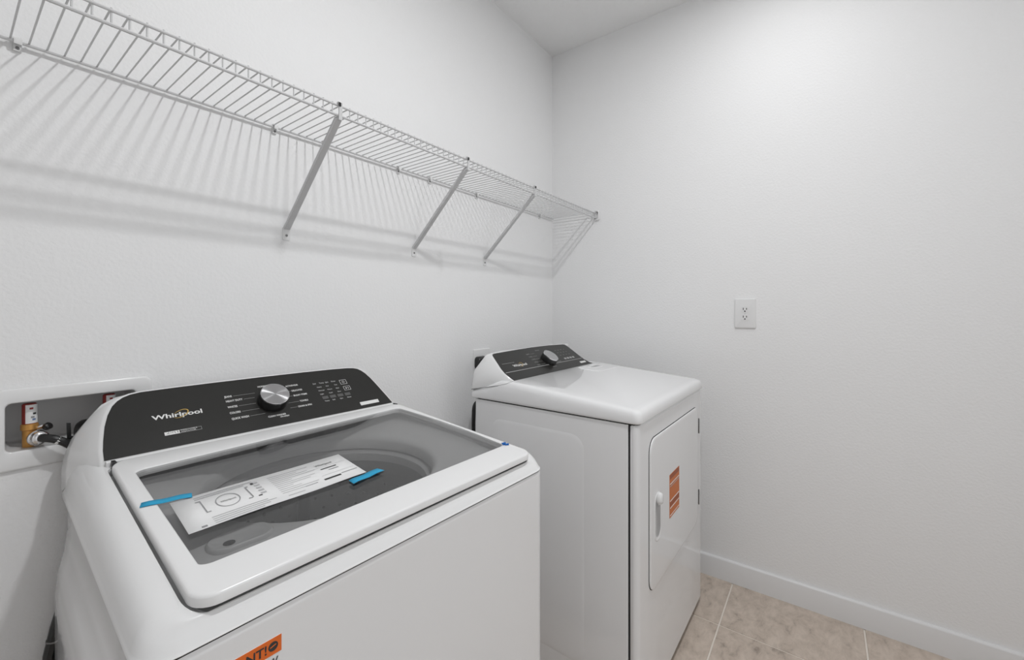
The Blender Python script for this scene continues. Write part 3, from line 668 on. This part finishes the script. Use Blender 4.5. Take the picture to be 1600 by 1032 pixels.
# ------------------------------------------------------------------ recessed washer valve box, valves, hoses
vb = thing('valve_box', 'white plastic recessed washer outlet box in the wall behind the washer', 'outlet box', (-1.982, 0, 1.016))
hx, hz = (OX1 - OX0) / 2, (OZ1 - OZ0) / 2
fx = (OX0 + OX1) / 2 + 1.982
OR = lambda i: rr(-.126 + i, .1265 - i, -.0855 + i, .0765 - i, .016, 6)
IR = lambda i: rr(fx - hx + .004 + i, fx + hx - .004 - i, -hz + .004 + i, hz - .004 - i, .010, 6)
def ringw(P, y): return [(a, y, z) for a, z in P]
build('face_frame', MB().loft([ringw(OR(0), -.0004), ringw(OR(0), -.004), ringw(OR(.002), -.006), ringw(OR(.005), -.0066), ringw(IR(-.003), -.0066), ringw(IR(-.001), -.006), ringw(IR(0), -.004), ringw(IR(0), -.0004)], closed=True), PLASTIC, vb, angle=50)
build('recess', MB().loft([ringw(IR(0), -.0004), ringw(IR(.003), .085), ringw(IR(.008), .088)], cap0=False), RECESS, vb, angle=50)
def valve(name, x, lab, full):
    v = thing(name, lab, 'valve', (x, .022, OZ0 + .0045), group='washer water valves')
    build('brass_body', MB().lathe([(.0095, -.002), (.0105, .002), (.0105, .034), (.0128, .0355), (.0128, .0455), (.0115, .047), (.0100, .0475)], n=20), BRASS, v, angle=40)
    build('arrestor', MB().lathe([(.0100, .047), (.0108, .048), (.0108, .086), (.009, .0885), (0.001, .0885)], n=20), REDTAG, v, angle=40)
    tagm = MB(); N = 10; tagm.v = []
    for k in range(N + 1):
        t = math.radians(-125 + 150 * k / N)
        for z in (.0485, .0865): tagm.v.append((.0111 * math.cos(t), .0111 * math.sin(t), z))
    tagm.f = [[2 * k, 2 * k + 2, 2 * k + 3, 2 * k + 1] for k in range(N)]
    tg_ = build('paper_tag', tagm, PAPER, v)
    for t0, z, m in ((-95, .077, REDTAG), (-70, .066, INK), (-85, .059, GREYINK), (-75, .054, BLUEINK)):
        mm = MB(); mm.v = []
        for k in range(4):
            t = math.radians(t0 + 9 * k)
            for dz_ in (0, .004): mm.v.append((.0113 * math.cos(t), .0113 * math.sin(t), z + dz_))
        mm.f = [[2 * k, 2 * k + 2, 2 * k + 3, 2 * k + 1] for k in range(3)]; build('tag_print', mm, m, tg_)
    dv = Vector((.35, -.93, .06)).normalized()
    build('outlet_stub', MB().lathe([(.0085, 0), (.0085, .024)], (0, 0, .018), dv, 16), BRASS, v)
    build('coupling', MB().lathe([(.0095, .020), (.0145, .021), (.0155, .023), (.0155, .026), (.0135, .028), (.0135, .036), (.0105, .039), (.008, .040)], (0, 0, .018), dv, 24), CHROME, v, angle=40)
    lv = build('lever', MB().tube([(.008, -.004, .036), (.020, -.012, .040), (.026, -.016, .036)], [.004, .005, .004], 8), CHROME, v)
    build('lever_cap', MB().lathe([(.006, 0), (.0075, .003), (.0075, .009), (.005, .011)], (.020, -.014, .036), (.6, -.6, .5), 14), BLACKP, lv)
    return v, dv
v1, dv = valve('water_valve', -2.045, 'brass water valve with white and red tag at the left of the box', True)
v2, dv = valve('water_valve', -1.925, 'water valve with red and white tag half hidden behind the washer console', True)
for x, lab in ((-2.045, 'black supply hose on the left valve running down behind the washer')  ,):
    s0 = Vector((x, .022, OZ0 + .0225)) + dv * .036
    ho = thing('supply_hose', lab, 'hose', s0, group=None)
    x2 = .022 if x < -2 else .02
    P = [Vector(), dv * .010, Vector((.018, -.019, -.004)), Vector((.036, -.0195, -.018)), Vector((.056, -.017, -.045)), Vector((.066, -.013, -.10)), Vector((.066, -.012, -.40)), Vector((.066, -.012, -.70)), Vector((.066, -.012, -.93))]
    if x > -2: P = [Vector(), dv * .008, Vector((.010, -.014, -.02)), Vector((.012, -.013, -.07)), Vector((.012, -.012, -.3)), Vector((.012, -.012, -.9))]
    build('rubber_tube', MB().tube(spline(P), .0078, 10), BLACK, ho)
    build('collar', MB().tube([dv * -.004, dv * .006], .0088, 14), CHROME, ho)
    if x < -2: build('band', MB().tube([Vector((.020, -.0192, -.0055)), Vector((.0235, -.0193, -.0082))], .0082, 12), PRINT, ho)
dh = thing('drain_hose', 'black ribbed drain hose hooked into the box behind the washer console', 'hose', (-1.968, -.004, .985))
build('hook', MB().tube(spline([(.0, .030, -.014), (.0, .022, .006), (.006, .004, .012), (.020, -.010, .0), (.040, -.018, -.04), (.05, -.018, -.1)], 8), .0135, 12), BLACK, dh)
build('tie_strap', MB().prism([(-.003, -.006), (.003, -.006), (.004, .026), (-.002, .028)], (-.026, -.012, .0), (1, .1, 0), (-.05, 0, 1), .002), BLACKP, dh)
build('strap_foot', MB().tube([(-.026, -.012, -.004), (-.012, -.010, -.010), (.004, -.008, -.012)], .004, 8), BLACKP, dh)
lh = thing('lower_hose', 'black hose low behind the left side of the washer', 'hose', (-2.022, -.024, 0))
build('ribbed_tube', MB().tube([(.004, 0, .05), (.002, 0, .25), (.0, 0, .42), (.0, 0, .50), (.002, 0, .546), (.012, 0, .60), (.022, 0, .64), (.024, 0, .67)], .012, 10), BLACK, lh)
for z, x in ((.532, .0015), (.572, .0065)): build('rib_band', MB().tube([(x, 0, z), (x + .0005, 0, z + .003)], .0128, 12), STEEL, lh)
